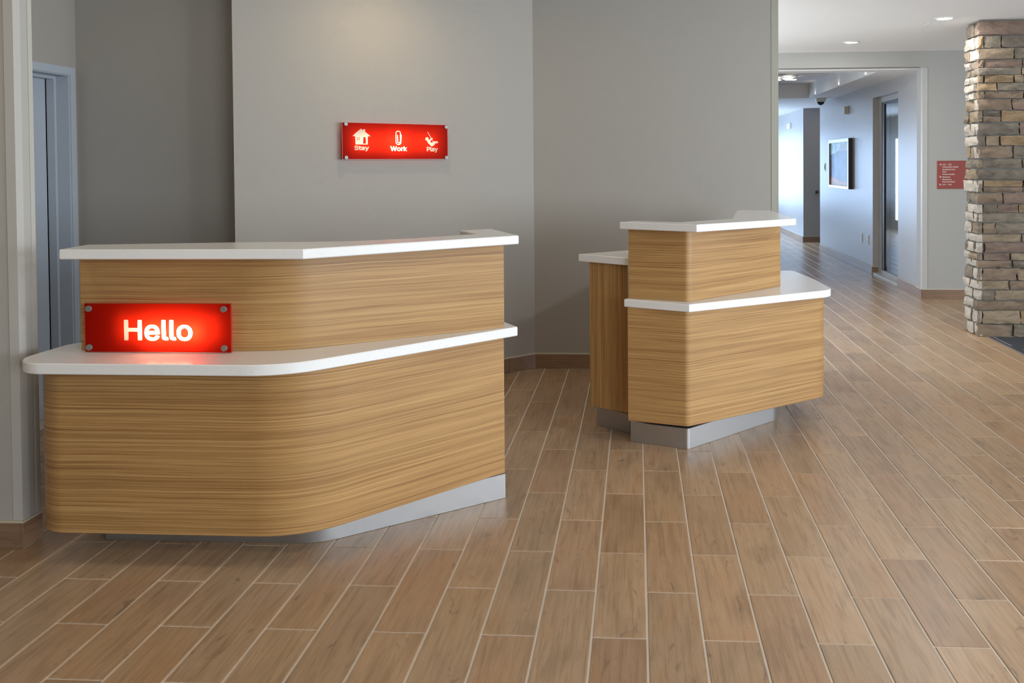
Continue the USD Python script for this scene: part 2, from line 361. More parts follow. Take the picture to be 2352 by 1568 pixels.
wall('wall_back', cat_([bx(-5.1, 2.2, -3.1, -3.0, 0, CEIL), bx(6.6, 7.5, -3.1, -3.0, 0, CEIL), bx(2.2, 6.6, -3.1, -3.0, 0, 0.4)]), 'wall_light', 'lobby wall behind the viewer with the wide window')
wall('wall_right', cat_([bx(7.4, 7.5, -3.1, -1.6, 0, CEIL), bx(7.4, 7.5, 4.6, 8.6, 0, CEIL), bx(7.4, 7.5, -1.6, 4.6, 0, 0.4)]), 'wall_light', 'lobby wall far right, out of view, with a wide window')
wall('wall_outer', cat_([bx(-5.1, -5.0, -3.1, 2.918, 0, CEIL), bx(-1.3, -1.2, 5.25, 5.9, 0, CEIL), bx(-1.3, -1.2, 5.9, 8.3, 0, 0.1), bx(-1.3, 0.5, 8.46, 8.6, 0, CEIL)]), 'wall_light', 'lobby walls far left, out of view')

# the ceilings
single('ceiling', bx(-5.1, 7.5, -3.1, 8.60, CEIL, CEIL+0.1), 'ceiling_white', 'white lobby ceiling with round recessed lights', 'ceiling', kind='structure')
tx0, tx1, ty0, ty1 = 0.9, 2.435, 8.80, 12.22
single('ceiling', cat_([bx(0.4, 2.95, 8.60, ty0, HALL, HALL+0.25), bx(0.4, tx0, ty0, ty1, HALL, HALL+0.25), bx(tx1, 2.95, ty0, ty1, HALL, HALL+0.25),
    bx(0.4, 2.95, ty1, 20.1, HALL, HALL+0.25), bx(2.95, 4.3, 12.9, 14.7, HALL, HALL+0.25), bx(tx0, tx1, ty0, ty1, 2.45, 2.505)]), 'ceiling_white', 'lower white corridor ceiling with a raised tray', 'ceiling', kind='structure')

# windows that bring the daylight in (out of view)
def big_window(n, m_frame, label):
    return single(f'window_{n}', m_frame, 'dark_metal', label, 'window', kind='structure')
def win_x(x0, x1, y, z0, z1, k):
    ms = [bx(x0, x1, y-0.03, y+0.03, z, z+0.05) for z in (z0, z1-0.05)]
    return cat_(ms+[bx(x-0.025, x+0.025, y-0.03, y+0.03, z0, z1) for x in np.linspace(x0+0.025, x1-0.025, k)])
def win_y(y0, y1, x, z0, z1, k):
    ms = [bx(x-0.03, x+0.03, y0, y1, z, z+0.05) for z in (z0, z1-0.05)]
    return cat_(ms+[bx(x-0.03, x+0.03, y-0.025, y+0.025, z0, z1) for y in np.linspace(y0+0.025, y1-0.025, k)])
big_window(2, win_x(2.2, 6.6, -3.05, 0.4, CEIL, 5), 'wide dark-framed lobby window behind the viewer')
big_window(3, win_y(-1.6, 4.6, 7.45, 0.4, CEIL, 6), 'wide dark-framed lobby window far right, out of view')
big_window(4, win_y(13.9, 17.2, 0.48, 0.1, HALL, 4), 'dark-framed corridor window opposite the side passage')

big_window(6, win_x(0.6, 2.6, 20.05, 0.2, HALL, 3), 'dark-framed window closing the corridor end, out of view')
big_window(5, win_y(5.9, 8.3, -1.25, 0.1, CEIL, 4), 'dark-framed vestibule glazing behind the rear wall, out of view')
# ------------------------------------------------------------------ baseboards of plank tile
def baseboard(side, path, label, left=False, h=0.093, t=0.010, start=0.0, seed=1):
    """path: points along the wall, room on the right-hand side unless left."""
    top = thing('baseboard_'+side, label, 'baseboard', kind='structure')
    for a, b in zip(path[:-1], path[1:]):
        a, b = np.array(a, float), np.array(b, float); L = np.linalg.norm(b-a); d = (b-a)/L
        n = np.array([d[1], -d[0]])*(-1 if left else 1)
        m_ = 'plank_base_x' if abs(d[0]) > abs(d[1]) else 'plank_base_y'
        s = 0.0; e = start if start > 0 else 0.525
        while s < L-1e-6:
            e = min(e, L); p, q = a+d*(s+0.001), a+d*(e-0.001)
            part(top, 'tile', prism([tuple(p), tuple(q), tuple(q+n*t), tuple(p+n*t)], 0, h, 0.0012, bottom=False), m_, smooth=False)
            s = e; e = s+0.525
        part(top, 'top_edge', prism([tuple(a), tuple(b), tuple(b+n*(t-0.001)), tuple(a+n*(t-0.001))], h, h+0.007), 'caulk', smooth=False)
    return top
baseboard('left', [(-3.6, 2.841), (-2.165, 2.841)], 'brown tile baseboard along the partition end by the long desk')
baseboard('left_return', [(-2.165, 2.831), (-2.165, 2.928)], 'brown tile baseboard on the narrow side face of the partition end', left=False)
baseboard('angled', [tuple(WA0), tuple(WA1)], 'brown tile baseboard under the angled wall behind the long desk', start=0.10+0.525)
baseboard('rear', [(WA1[0]-0.003, BY), (0.912, BY)], 'brown tile baseboard under the wall behind the smaller desk', start=0.56)
baseboard('header', [(2.785, 8.63), (2.785, 8.46), (4.4, 8.46)], 'brown tile baseboard under the directory sign, wrapping the opening corner', left=False)
baseboard('corridor', [(2.807, 9.31), (2.807, 8.63)], 'bluish lit tile baseboard between the sidelight and the opening corner', left=False, start=0.36)
baseboard('corridor_long', [(2.807, 13.2), (2.807, 10.29), (2.87, 10.29)], 'tile baseboard along the corridor wall beneath the picture and outlets', left=False)
baseboard('corridor_far', [(2.807, 20.0), (2.807, 14.5), (4.0, 14.5)], 'tile baseboard around the far corridor wall corner', left=False)

# corner guards (thin strips that wrap the free wall ends)
def guard(n, corner, dirs, label, m='guard_plastic', z0=0.10, z1=CEIL, leg=0.038, t=0.003):
    c = np.array(corner, float); a, b = (np.array(q, float) for q in dirs)
    # outer corner c; legs run along a and b on the outside of the wall
    na, nb = -b, -a
    pts = [c+na*t+a*leg, c+na*t+nb*t, c+nb*t+b*leg, c+b*leg, c, c+a*leg]
    return single(f'trim_{n}', prism([tuple(p) for p in pts], z0, z1, 0.0008), m, label, 'corner guard', kind='structure', smooth=False)
guard(1, (-2.165, 2.841), ((-1, 0), (0, 1)), 'pale plastic corner guard on the near edge of the partition end', 'guard_light', leg=0.032)
guard(2, (-2.165, 2.928), ((0, -1), (-1, 0)), 'thin pale corner guard on the rear edge of the partition end', leg=0.018)
guard(3, (0.912, BY), ((-1, 0), (0, 1)), 'taupe corner guard on the free edge of the wall behind the smaller desk', 'guard_taupe', leg=0.042)
guard(4, (2.785, 8.46), ((1, 0), (0, 1)), 'pale corner guard on the corridor opening beside the directory sign', 'guard_light', leg=0.045, z1=HALL)

# ------------------------------------------------------------------ floor of wood-look planks
W, L = 0.158, 0.5252
OX, OY = -0.8445*W, 2.3762
GRT = 0.0033
LP = rounded([(-2.031, 3.30), (-2.031, 2.692, 0.12), (-1.098, 2.692, 0.36), (-0.525, 3.303)], closed=False, step=4)
RP = rounded([(-0.045, 3.999), (0.231, 3.916, 0.035), (0.975, 4.452, 0.09), (0.93, 5.06)], closed=False, step=6)
occl = [(LineString(LP), 0.125, 0.70), (LineString([(-1.93, 2.72), (-1.1, 2.72), (-0.455, 3.25)]), 0.70, 1.067), (LineString(RP), 0.125, 0.70),
        (LineString([(-0.08, 4.0), (0.267, 3.804), (0.781, 4.217), (0.77, 4.9)]), 0.6, 1.067), (LineString([(-0.25, 4.24), (-0.04, 4.12)]), 0.1, 0.89),
        (LineString([tuple(WA0), tuple(WA1), (0.912, BY)]), 0, 3), (LineString([(-4, 2.84), (-2.165, 2.84)]), 0, 3), (LineString([(2.6, 6.93), (2.6, 6.65), (3.6, 6.65)]), 0, 3), (LineString([(2.80, 8.46), (2.80, 13.2)]), 0, 3)]
def hidden(x, y):
    ray = LineString([(0, 0), (x, y)]); D = ray.length
    for ln, z0, z1 in occl:
        q = ray.intersection(ln)
        for p in getattr(q, 'geoms', [q]):
            if not p.is_empty:
                h = EYE*(1-p.distance(Point(0, 0))/D)
                if z0 < h < z1: return True
    return False
def screen(x, y):
    c = np.array([[x, y, -EYE]]) @ np.array([r_, u_, f_]).T
    c = c[0]
    return 1345.3+1950*c[0]/c[2], 418-1950*c[1]/c[2]
region = unary_union([sbox(-4.6, -1.5, 2.665, 2.835), sbox(-2.15, 2.83, 2.665, 4.3), Polygon([(-2.08, 4.3), (-0.66, 5.53), (2.665, 5.53), (2.665, 4.2), (-2.08, 4.2)]),
                      sbox(0.3, 5.5, 2.665, 8.46), sbox(2.6, 6.66, 5.5, 8.45), sbox(0.56, 8.4, 2.795, 19.9), sbox(2.79, 13.2, 4.1, 14.48), sbox(-3.05, 2.93, -2.1, 4.4)])
floor = thing('floor', 'brown wood-look plank tile floor with pale grout', 'floor', kind='structure')
part(floor, 'grout_bed', cat_([bx(-5.1, 7.5, -3.1, 20.1, -0.05, -0.0022)]), 'grout', smooth=False)
cands = []
for c in range(-32, 40):
    x0 = OX+c*W
    for v in range(-9, 36):
        y0 = OY+(v+(0.5 if c % 2 else 0))*L
        if x0 > 5.5 or x0 < -4.7 or y0 > 20: continue
        tile = sbox(x0+GRT, y0+GRT*0.85, x0+W-GRT, y0+L-GRT*0.85).intersection(region)
        if tile.is_empty or tile.area < 0.0008: continue
        cands.append((tile, x0+W/2, y0+L/2))
rng = random.Random(5)
score = []
for i, (tile, xc, yc) in enumerate(cands):
    s = 0.0
    if yc > 1.6:
        vis = 0
        for fx in (-0.3, 0.3):
            for fy in (-0.4, 0.0, 0.4):
                x, y = xc+fx*W, yc+fy*L
                if y < 1.0: continue
                px, py = screen(x, y)
                if 0 <= px <= 2352 and 0 <= py <= 1568 and not hidden(x, y): vis += 1
        s = vis*tile.area/(yc**3)
    score.append(s)
order = np.argsort(-np.array(score), kind='stable')
chosen = {int(i) for i in order[:300] if score[i] > 0}
rest = []
for i, (tile, xc, yc) in enumerate(cands):
    t = rng.choices('abcde', weights=(3, 3, 2, 3, 3))[0]
    ms = [prism(list(q.exterior.coords)[:-1], -0.012, 0.0 if q.area > 0.002 else -0.0004, 0.0012, bottom=False) for q in getattr(tile, 'geoms', [tile]) if q.geom_type == 'Polygon' and q.area > 1e-4]
    if not ms: continue
    if i in chosen: part(floor, 'plank', cat_(ms), 'plank_'+t, smooth=False)
    else: rest += ms
# planks past the three hundred largest in view: one joined part
part(floor, 'far_planks', cat_(rest), 'plank_far', smooth=False, kind='stuff')

# dark patterned carpet at the right
carpet = thing('carpet', 'dark charcoal lobby carpet with pale dashes beside the stone column', 'carpet')
part(carpet, 'pile', bx(2.678, 7.4, -3.0, 6.62, -0.002, 0.004), 'carpet_dark', smooth=False)
part(carpet, 'edge_strip', bx(2.663, 2.677, -3.0, 6.62, -0.002, 0.005), 'frame_silver', smooth=False)
rs = random.Random(3)
dash = []
for k in range(34):
    x = 2.70+0.034*k
    y = -1.0+rs.random()*0.4
    while y < 6.6:
        ln = 0.25+0.35*rs.random()
        if y+ln < 6.6 and y > 4.0: dash.append(bx(x, x+0.012, y, y+ln, 0.003, 0.0055))
        y += ln+0.35+0.5*rs.random()
for d in dash[:300]: part(carpet, 'dash', d, 'carpet_stripe', smooth=False)

# ------------------------------------------------------------------ long reception desk (left)
desk = thing('reception_desk', 'long wood-veneer reception desk carrying the red Hello sign', 'reception desk')
ld_kick = rounded([(-1.926, 3.25), (-1.926, 2.922, 0.015), (-1.136, 2.922, 0.24), (-0.533, 3.364)], closed=False, step=4)
part(desk, 'toe_kick', band(ld_kick, 0.012, 0, 0.098, 0.0015), 'aluminium', 'brushed aluminium toe kick')
part(desk, 'plinth', band(rounded([(-1.905, 3.25), (-1.905, 2.945), (-1.13, 2.945, 0.2), (-0.56, 3.365)], closed=False, step=6), 0.30, 0.0, 0.126, 0), 'black_gap', 'dark recessed plinth')
part(desk, 'lower_panel', band(LP, 0.032, 0.125, 0.6635), 'laminate')
ld_up = rounded([(-1.946, 3.10), (-1.946, 2.853), (-1.237, 2.853, 0.45), (-0.523, 3.306)], closed=False, step=4)
part(desk, 'upper_panel', band(ld_up, 0.06, 0.6995, 1.0335), 'laminate')
part(desk, 'end_panel', cat_([band([(-0.527, 3.312), (-0.66, 3.575)], 0.028, 0.125, 0.6635), band([(-0.527, 3.312), (-0.66, 3.575)], 0.028, 0.6995, 1.0335)]), 'laminate')
part(desk, 'counter', prism(rounded([(-2.077, 2.655, 0.115), (-1.140, 2.652, 0.31), (-0.472, 3.322, 0.004), (-0.585, 3.49), (-1.25, 3.02), (-2.06, 2.985, 0.06)], step=5), 0.6635, 0.70, 0.003), 'quartz', 'white speckled quartz lower counter')
part(desk, 'transaction_top', prism(rounded([(-1.929, 2.722, 0.004), (-1.097, 2.728, 0.004), (-0.455, 3.254, 0.004), (-0.622, 3.599, 0.004), (-0.739, 3.506, 0.004), (-0.633, 3.328, 0.004), (-0.835, 3.137), (-1.06, 3.005, 0.35), (-1.40, 2.985, 0.2), (-1.945, 2.895, 0.004)], step=5), 1.0335, 1.067, 0.003), 'quartz', 'white speckled quartz transaction top')

# ------------------------------------------------------------------ smaller reception desk (right)
desk2 = thing('reception_desk', 'smaller angular wood-veneer reception desk before the rear wall', 'reception desk')
rd_kick = rounded([(-0.035, 4.55), (-0.035, 4.077), (0.236, 3.975, 0.02), (0.735, 4.468, 0.12), (0.745, 4.95)], closed=False, step=6)
part(desk2, 'toe_kick', band(rd_kick, 0.012, 0, 0.098, 0.0015), 'aluminium', 'brushed aluminium toe kick')
part(desk2, 'plinth', prism([(-0.01, 4.5), (-0.01, 4.098), (0.232, 4.003), (0.70, 4.48), (0.71, 4.92), (0.45, 4.92)], 0, 0.126), 'black_gap', 'dark recessed plinth')
part(desk2, 'lower_panel', band(RP, 0.032, 0.125, 0.6635), 'laminate')
part(desk2, 'back_panel', band([(-0.013, 4.02), (0.30, 4.50), (0.62, 5.02)][::-1], 0.02, 0.125, 0.6635), 'laminate')
part(desk2, 'counter', prism(rounded([(-0.063, 4.014, 0.004), (0.236, 3.867, 0.004), (0.99, 4.338, 0.12), (0.978, 4.70, 0.2), (0.93, 5.10, 0.03), (0.66, 5.12), (0.34, 4.55), (-0.02, 4.10)], step=5), 0.6635, 0.70, 0.003), 'quartz', 'white speckled quartz lower counter')
rd_up = rounded([(-0.04, 4.037), (0.239, 3.94, 0.035), (0.742, 4.441, 0.004), (0.735, 4.92)], closed=False, step=6)
part(desk2, 'upper_panel', band(rd_up, 0.06, 0.6995, 1.0335), 'laminate')
part(desk2, 'transaction_top', prism(rounded([(-0.083, 4.002, 0.004), (0.267, 3.804, 0.004), (0.781, 4.217, 0.004), (0.768, 4.944, 0.004), (0.583, 4.983, 0.004), (0.468, 4.217, 0.004), (0.205, 3.976, 0.004), (-0.009, 4.076, 0.004)], step=20), 1.0335, 1.067, 0.003), 'quartz', 'white speckled quartz transaction top')

cab = thing('side_cabinet', 'low side cabinet with vertical grain and white top adjoining the smaller desk', 'cabinet')
def quad(a, b, dep, ext=(0, 0)):
    a, b = np.array(a), np.array(b); d = (b-a)/np.linalg.norm(b-a); n = np.array([-d[1], d[0]])
    return [tuple(a), tuple(b), tuple(b+n*dep*0.45), tuple(a+n*dep)]
part(cab, 'toe_kick', prism([(-0.211, 4.33), (-0.038, 4.196), (-0.038, 4.36), (-0.12, 4.37)], 0, 0.098, 0.0015), 'aluminium', 'brushed aluminium toe kick', smooth=False)
part(cab, 'plinth', prism([(-0.19, 4.335), (-0.056, 4.229), (-0.056, 4.35), (-0.12, 4.36)], 0.09, 0.126), 'black_gap', 'dark recessed plinth', smooth=False)
part(cab, 'body', prism([(-0.238, 4.238), (-0.046, 4.119), (-0.046, 4.40), (-0.09, 4.40)], 0.125, 0.8535, 0.0015), 'laminate_vertical', smooth=False)
part(cab, 'countertop', prism([(-0.292, 4.245), (-0.043, 4.067), (-0.043, 4.43)], 0.8535, 0.89, 0.002), 'quartz', 'white quartz countertop', smooth=False)

# ------------------------------------------------------------------ lighted signs
def standoffs(top, pts, depth, face):
    for x, z in pts:
        part(top, 'standoff', cat_([cyl((x, z, -0.003-0.0*depth), (x, z, face+0.007), 0.0105), cyl((x, z, face-depth), (x, z, face-0.005), 0.008)]), 'steel', smooth=40)

def place(top, x_dir, n_dir, pos):
    X = np.array([*x_dir, 0.0]); X /= np.linalg.norm(X); N = np.array([*n_dir, 0.0]); N /= np.linalg.norm(N)
    UsdGeom.Xformable(top).AddTransformOp().Set(Gf.Matrix4d(*map(float, X), 0, 0, 0, 1, 0, *map(float, N), 0, *map(float, pos), 1))

def lit_sign(name, label, w, h, gap, holes, lamps, screws):
    """Red film with cut-out white figures on an acrylic plate held off the wall by four standoffs, lit from behind. Modelled in xy, z out of the wall."""
    top = thing(name, label, 'sign')
    sh = sbox(-w/2, -h/2, w/2, h/2)
    shapes = unary_union([g for _, g, _ in holes])
    red = sheet(sh.buffer(-0.0008, join_style=2).difference(shapes)); red.apply_translation([0, 0, gap])
    part(top, 'red_face', red, 'film_red', smooth=False)
    for nm, g, lab in holes:
        m = sheet(g); m.apply_translation([0, 0, gap]); part(top, nm, m, 'film_white', lab, smooth=False)
    rim = shape_prism(sh.difference(sh.buffer(-0.0014, join_style=2)), gap-0.008, gap+0.0004)
    part(top, 'acrylic_rim', rim, 'red_acrylic', smooth=False)
    for x, y in screws:
        part(top, 'standoff', cat_([cyl((x, y, 0.0), (x, y, gap-0.0005), 0.007), cyl((x, y, gap+0.0002), (x, y, gap+0.008), 0.0108)]), 'steel', smooth=40)
    for k, (x, y, z, lw, lh, inten, colr) in enumerate(lamps):
        l = UsdLux.RectLight.Define(stage, str(top.GetPath())+'/'+numbered(str(top.GetPath()), 'lamp'))
        l.CreateWidthAttr(lw); l.CreateHeightAttr(lh); l.CreateIntensityAttr(inten); l.CreateColorAttr(Gf.Vec3f(*colr))
        l.AddTransformOp().Set(Gf.Matrix4d(-1, 0, 0, 0, 0, 1, 0, 0, 0, 0, -1, 0, x, y, z, 1))
    return top

hello = affinity.translate(words('Hello', 0.066, grow=0.012, width=0.244), 0.002, -0.041)
LAMP = (1.0, 0.80, 0.55)
s1 = lit_sign('lighted_sign', 'glowing red Hello sign standing against the long desk front', 0.5195, 0.168, 0.032, [('lettering', hello, 'white glowing word Hello')],
    [(0.055, -0.014, 0.003, 0.20, 0.05, 11.0, LAMP), (0.04, 0.0, 0.002, 0.36, 0.09, 1.3, LAMP)], [(-0.243, 0.066), (0.237, 0.066), (-0.243, -0.068), (0.237, -0.068)])
place(s1, (1, 0), (0, -1), (-1.650, 2.8525, 0.7865))

def icon_house():
    g = unary_union([Polygon([(-0.020, 0.0), (0.022, 0.0), (0.023, 0.028), (-0.021, 0.028)]), Polygon([(-0.030, 0.027), (0.032, 0.027), (0.024, 0.034), (0.001, 0.051), (-0.002, 0.051), (-0.022, 0.035)]), sbox(0.007, 0.042, 0.014, 0.050)])
    door = Polygon([(0.006, 0.003), (0.016, 0.003), (0.0145, 0.024), (0.0075, 0.024)])
    win = unary_union([sbox(x, y, x+0.0032, y+0.0032) for x in (-0.0145, -0.0085) for y in (0.0145, 0.020)])
    return g.difference(door).difference(win)
def icon_clip():
    a = LineString([(-0.009, 0.012), (-0.009, 0.045)] + [(-0.009*math.cos(t)+0.0, 0.045+0.008*math.sin(t)) for t in np.linspace(0, math.pi, 12)] + [(0.009, 0.012)])
    pts = [(0.0062, 0.0)]; 
    outer = [(-0.0065, 0.036), (-0.0065, 0.041)] + [(-0.0062*math.cos(t), 0.041+0.0062*math.sin(t)) for t in np.linspace(0, math.pi, 12)] + [(0.0065, 0.012)] + [(0.001+0.0055*math.cos(t), 0.012-0.0055*math.sin(t)) for t in np.linspace(0, math.pi, 10)] + [(-0.0045, 0.033)]
    loop = [(-0.0095, 0.036), (-0.0095, 0.010)] + [(0.0+0.0095*-math.cos(t), 0.010-0.0085*math.sin(t)) for t in np.linspace(0, math.pi, 12)] + [(0.0105, 0.036)]
    top = [(-0.0095, 0.036), (-0.0095, 0.042)] + [(-0.001-0.0085*math.cos(t), 0.042+0.0075*math.sin(t)) for t in np.linspace(0, math.pi, 12)] + [(0.0075, 0.013)] + [(0.002+0.0055*math.cos(t), 0.013-0.0055*math.sin(t)) for t in np.linspace(0, math.pi, 10)] + [(-0.0035, 0.034)]
    return unary_union([LineString(loop).buffer(0.0019), LineString(top).buffer(0.0019)])
def icon_swing():
    rope = unary_union([LineString([(-0.012, 0.047), (0.001, 0.026)]).buffer(0.0012), LineString([(0.005, 0.019), (0.010, 0.012)]).buffer(0.001)])
    head = Point(-0.015, 0.024).buffer(0.0062)
    body = unary_union([LineString([(-0.009, 0.015), (0.003, 0.004)]).buffer(0.0048), LineString([(-0.006, 0.019), (0.004, 0.025)]).buffer(0.0028), LineString([(0.001, 0.0055), (0.012, 0.013), (0.023, 0.0135)]).buffer(0.0037), LineString([(0.008, 0.0025), (0.014, 0.008)]).buffer(0.0014)])
    return unary_union([rope, head, body])
grown = lambda g, k, x, y: affinity.translate(affinity.scale(g, k, k, origin=(0, 0)), x, y)
icons = [('symbol', grown(icon_house(), 1.74, -0.2185, -0.020), 'white glowing house symbol'), ('symbol', grown(icon_clip(), 1.62, 0.009, -0.020), 'white glowing paper clip symbol'), ('symbol', grown(icon_swing(), 1.78, 0.219, -0.026), 'white glowing figure on a swing'),
         ('lettering', affinity.translate(words('Stay', 0.0235, grow=0.02, width=0.087), -0.2165, -0.0506), 'white glowing word Stay'), ('lettering', affinity.translate(words('Work', 0.0255, grow=0.045, width=0.106), 0.010, -0.055), 'white glowing word Work'), ('lettering', affinity.translate(words('Play', 0.0245, grow=0.03, width=0.074), 0.227, -0.056), 'white glowing word Play')]
SW = float(np.hypot(0.500, 0.434))
ctr = np.array([-1.409, 4.896])
icons = [(n, affinity.scale(g, 1.20, 1.36, origin=(0, 0)) if False else g, l) for n, g, l in icons]
s2 = lit_sign('lighted_sign', 'glowing red sign with house, clip and swing symbols on the angled wall', SW, 0.207, 0.036, icons,
    [(-0.01, -0.005, 0.003, 0.50, 0.085, 1.3, LAMP), (0.0, -0.005, 0.0035, 0.12, 0.09, 2.0, (1, 0.86, 0.6)), (0.0, 0, 0.002, 0.58, 0.15, 0.5, LAMP)], [(-0.310, 0.094), (0.318, 0.090), (-0.310, -0.094), (0.318, -0.094)])
wp = WA0+np.array([math.cos(ANG), math.sin(ANG)])*((ctr-WA0) @ np.array([math.cos(ANG), math.sin(ANG)]))
place(s2, (math.cos(ANG), math.sin(ANG)), wn, (wp[0]+wn[0]*0.0005, wp[1]+wn[1]*0.0005, 1.480))

# ------------------------------------------------------------------ door in the alcove
door = thing('door_1', 'grey-blue flush door with painted steel frame behind the partition end', 'door', kind='structure')
part(door, 'door_frame', cat_([bx(-3.20, -3.045, 4.398, 4.452, 0, 1.832), bx(-3.20, -3.045, 3.40, 3.452, 0, 1.832), bx(-3.20, -3.045, 3.40, 4.452, 1.832, 1.880)]), 'door_paint', smooth=False)
part(door, 'door_stop', cat_([bx(-3.158, -3.115, 4.382, 4.398, 0, 1.815), bx(-3.158, -3.115, 3.452, 3.47, 0, 1.815), bx(-3.158, -3.115, 3.452, 4.398, 1.815, 1.832)]), 'door_paint', smooth=False)
part(door, 'casing_bead', cat_([bx(-3.045, -3.038, 4.406, 4.446, 0, 1.838), bx(-3.045, -3.038, 3.404, 3.446, 0, 1.838), bx(-3.045, -3.038, 3.404, 4.446, 1.838, 1.876)]), 'door_paint', smooth=False)
part(door, 'door_leaf', bx(-3.20, -3.160, 3.455, 4.376, 0.008, 1.826), 'door_paint', smooth=False)
part(door, 'door_gap', cat_([bx(-3.1995, -3.1655, 4.377, 4.397, 0.0, 1.83)]), 'black_gap', 'dark gap at the door edge', smooth=False)
hd = part(door, 'door_handle', cat_([cyl((-3.160, 3.53, 0.95), (-3.105, 3.53, 0.95), 0.012), cyl((-3.105, 3.53, 0.95), (-3.105, 3.64, 0.95), 0.009), cyl((-3.160, 3.53, 0.95), (-3.152, 3.53, 0.95), 0.026)]), 'steel', 'satin steel lever handle')

# ------------------------------------------------------------------ stone column
col = thing('stone_column', 'ledgestone column of brown and grey stones at the right', 'column')
CX0, CY0, CX1, CY1 = 2.628, 6.672, 3.60, 6.91
part(col, 'mortar_core', bx(CX0, CX1, CY0, CY1, 0, CEIL), 'mortar', smooth=False)
def stone_block(a0, a1, z0, z1, out, back, axis, seed):
    """An uneven stone: a0..a1 along the wall, z0..z1 high; axis 'x' faces -y at depth out, axis 'y' faces -x."""
    rg = np.random.default_rng(seed)
    nu, nv = max(3, min(8, int((a1-a0)/0.035)+2)), max(3, min(5, int((z1-z0)/0.03)+2))
    u, v = np.meshgrid(np.linspace(0, 1, nu), np.linspace(0, 1, nv), indexing='ij')
    A = a0+(a1-a0)*u; Z = z0+(z1-z0)*v
    j = 0.10*min(a1-a0, z1-z0)
    edge = (u == 0) | (u == 1) | (v == 0) | (v == 1)
    A = A+rg.uniform(-j, j, A.shape)*np.where((u == 0) | (u == 1), 0.7, 0.5); Z = Z+rg.uniform(-j, j, Z.shape)*np.where((v == 0) | (v == 1), 0.45, 0.5)
    nse = meshkit.fbm(np.stack([A*14, Z*22, np.full_like(A, seed*3.7)], -1), 3, seed=seed)
    D = out-(nse-0.5)*0.034+np.where(edge, 0.006+0.004*rg.random(A.shape), 0)+(v-0.5)*rg.uniform(-0.008, 0.008)+(u-0.5)*rg.uniform(-0.008, 0.008)
    # front grid, then a skirt back into the mortar
    vs = [np.stack([A, D, Z], -1).reshape(-1, 3)]; idx = np.arange(nu*nv).reshape(nu, nv); f = []
    for i in range(nu-1):
        for k in range(nv-1):
            a, b, c, d = idx[i, k], idx[i+1, k], idx[i+1, k+1], idx[i, k+1]; f += [(a, b, c), (a, c, d)]
    ring = [idx[i, 0] for i in range(nu)]+[idx[-1, k] for k in range(1, nv)]+[idx[i, -1] for i in range(nu-2, -1, -1)]+[idx[0, k] for k in range(nv-2, 0, -1)]
    n0 = nu*nv; rv = vs[0][ring].copy(); rv[:, 1] = back; vs.append(rv); R = len(ring)
    for i in range(R):
        k = (i+1) % R; f += [(ring[i], n0+i, n0+k), (ring[i], n0+k, ring[k])]
    V = np.vstack(vs)
    if axis == 'y':
        V = V[:, [1, 0, 2]]; f = [(a, c, b) for a, b, c in f]
    return trimesh.Trimesh(V, np.array(f), process=False)
# courses from the ceiling down: (z top, z bottom, front joints along x)
K = lambda q: 2.5873+(q-270)*0.000864          # front joints read in the column's own units along its face
courses = [(2.406, 2.304, [(296, 700, 'rust')]), (2.295, 2.207, [(296, 332, 'ochre'), (340, 480, 'grey'), (490, 700, 'slate')]), (2.198, 2.121, [(296, 590, 'tan'), (602, 700, 'grey')]),
    (2.114, 2.057, [(298, 338, 'brown'), (346, 668, 'rust')]), (2.052, 1.999, [(296, 655, 'grey')]), (1.995, 1.942, [(296, 332, 'tan'), (342, 588, 'ochre'), (598, 676, 'tan')]), (1.937, 1.880, [(300, 444, 'ochre'), (452, 700, 'grey')]),
    (1.871, 1.821, [(296, 340, 'tan'), (348, 674, 'brown')]), (1.814, 1.732, [(296, 576, 'brown'), (588, 700, 'rust')]), (1.725, 1.641, [(296, 330, 'grey'), (336, 480, 'slate'), (490, 700, 'ochre')]), (1.632, 1.543, [(296, 640, 'slate'), (648, 700, 'rust')]),
    (1.534, 1.463, [(296, 350, 'slate'), (360, 466, 'tan'), (482, 700, 'ochre')]), (1.454, 1.366, [(296, 586, 'brown'), (596, 700, 'grey')]), (1.357, 1.292, [(296, 324, 'tan'), (332, 670, 'grey')]), (1.281, 1.206, [(296, 700, 'slate')]),
    (1.194, 1.109, [(294, 326, 'grey'), (338, 672, 'ochre')]), (1.101, 1.021, [(300, 500, 'brown'), (510, 700, 'rust')]), (1.010, 0.949, [(290, 330, 'beige'), (338, 456, 'slate'), (466, 634, 'rust'), (646, 700, 'ochre')]), (0.945, 0.878, [(300, 700, 'grey')]),
    (0.869, 0.789, [(290, 326, 'grey'), (338, 440, 'brown'), (448, 700, 'grey')]), (0.782, 0.726, [(296, 326, 'beige'), (330, 666, 'tan')]), (0.718, 0.644, [(284, 330, 'beige'), (354, 700, 'rust')]), (0.637, 0.588, [(276, 326, 'grey'), (344, 556, 'rust'), (576, 700, 'tan')]),
    (0.581, 0.530, [(288, 580, 'brown'), (594, 700, 'slate')]), (0.523, 0.434, [(280, 312, 'grey'), (330, 622, 'brown'), (630, 700, 'tan')]), (0.427, 0.362, [(288, 560, 'tan'), (572, 700, 'brown')]), (0.353, 0.284, [(278, 320, 'beige'), (324, 434, 'grey'), (442, 700, 'tan')]),
    (0.273, 0.206, [(280, 700, 'brown')]), (0.198, 0.101, [(280, 312, 'grey'), (332, 652, 'tan'), (660, 700, 'ochre')]), (0.092, 0.003, [(272, 580, 'brown'), (600, 700, 'grey')])]
sr = random.Random(11); sd = 0
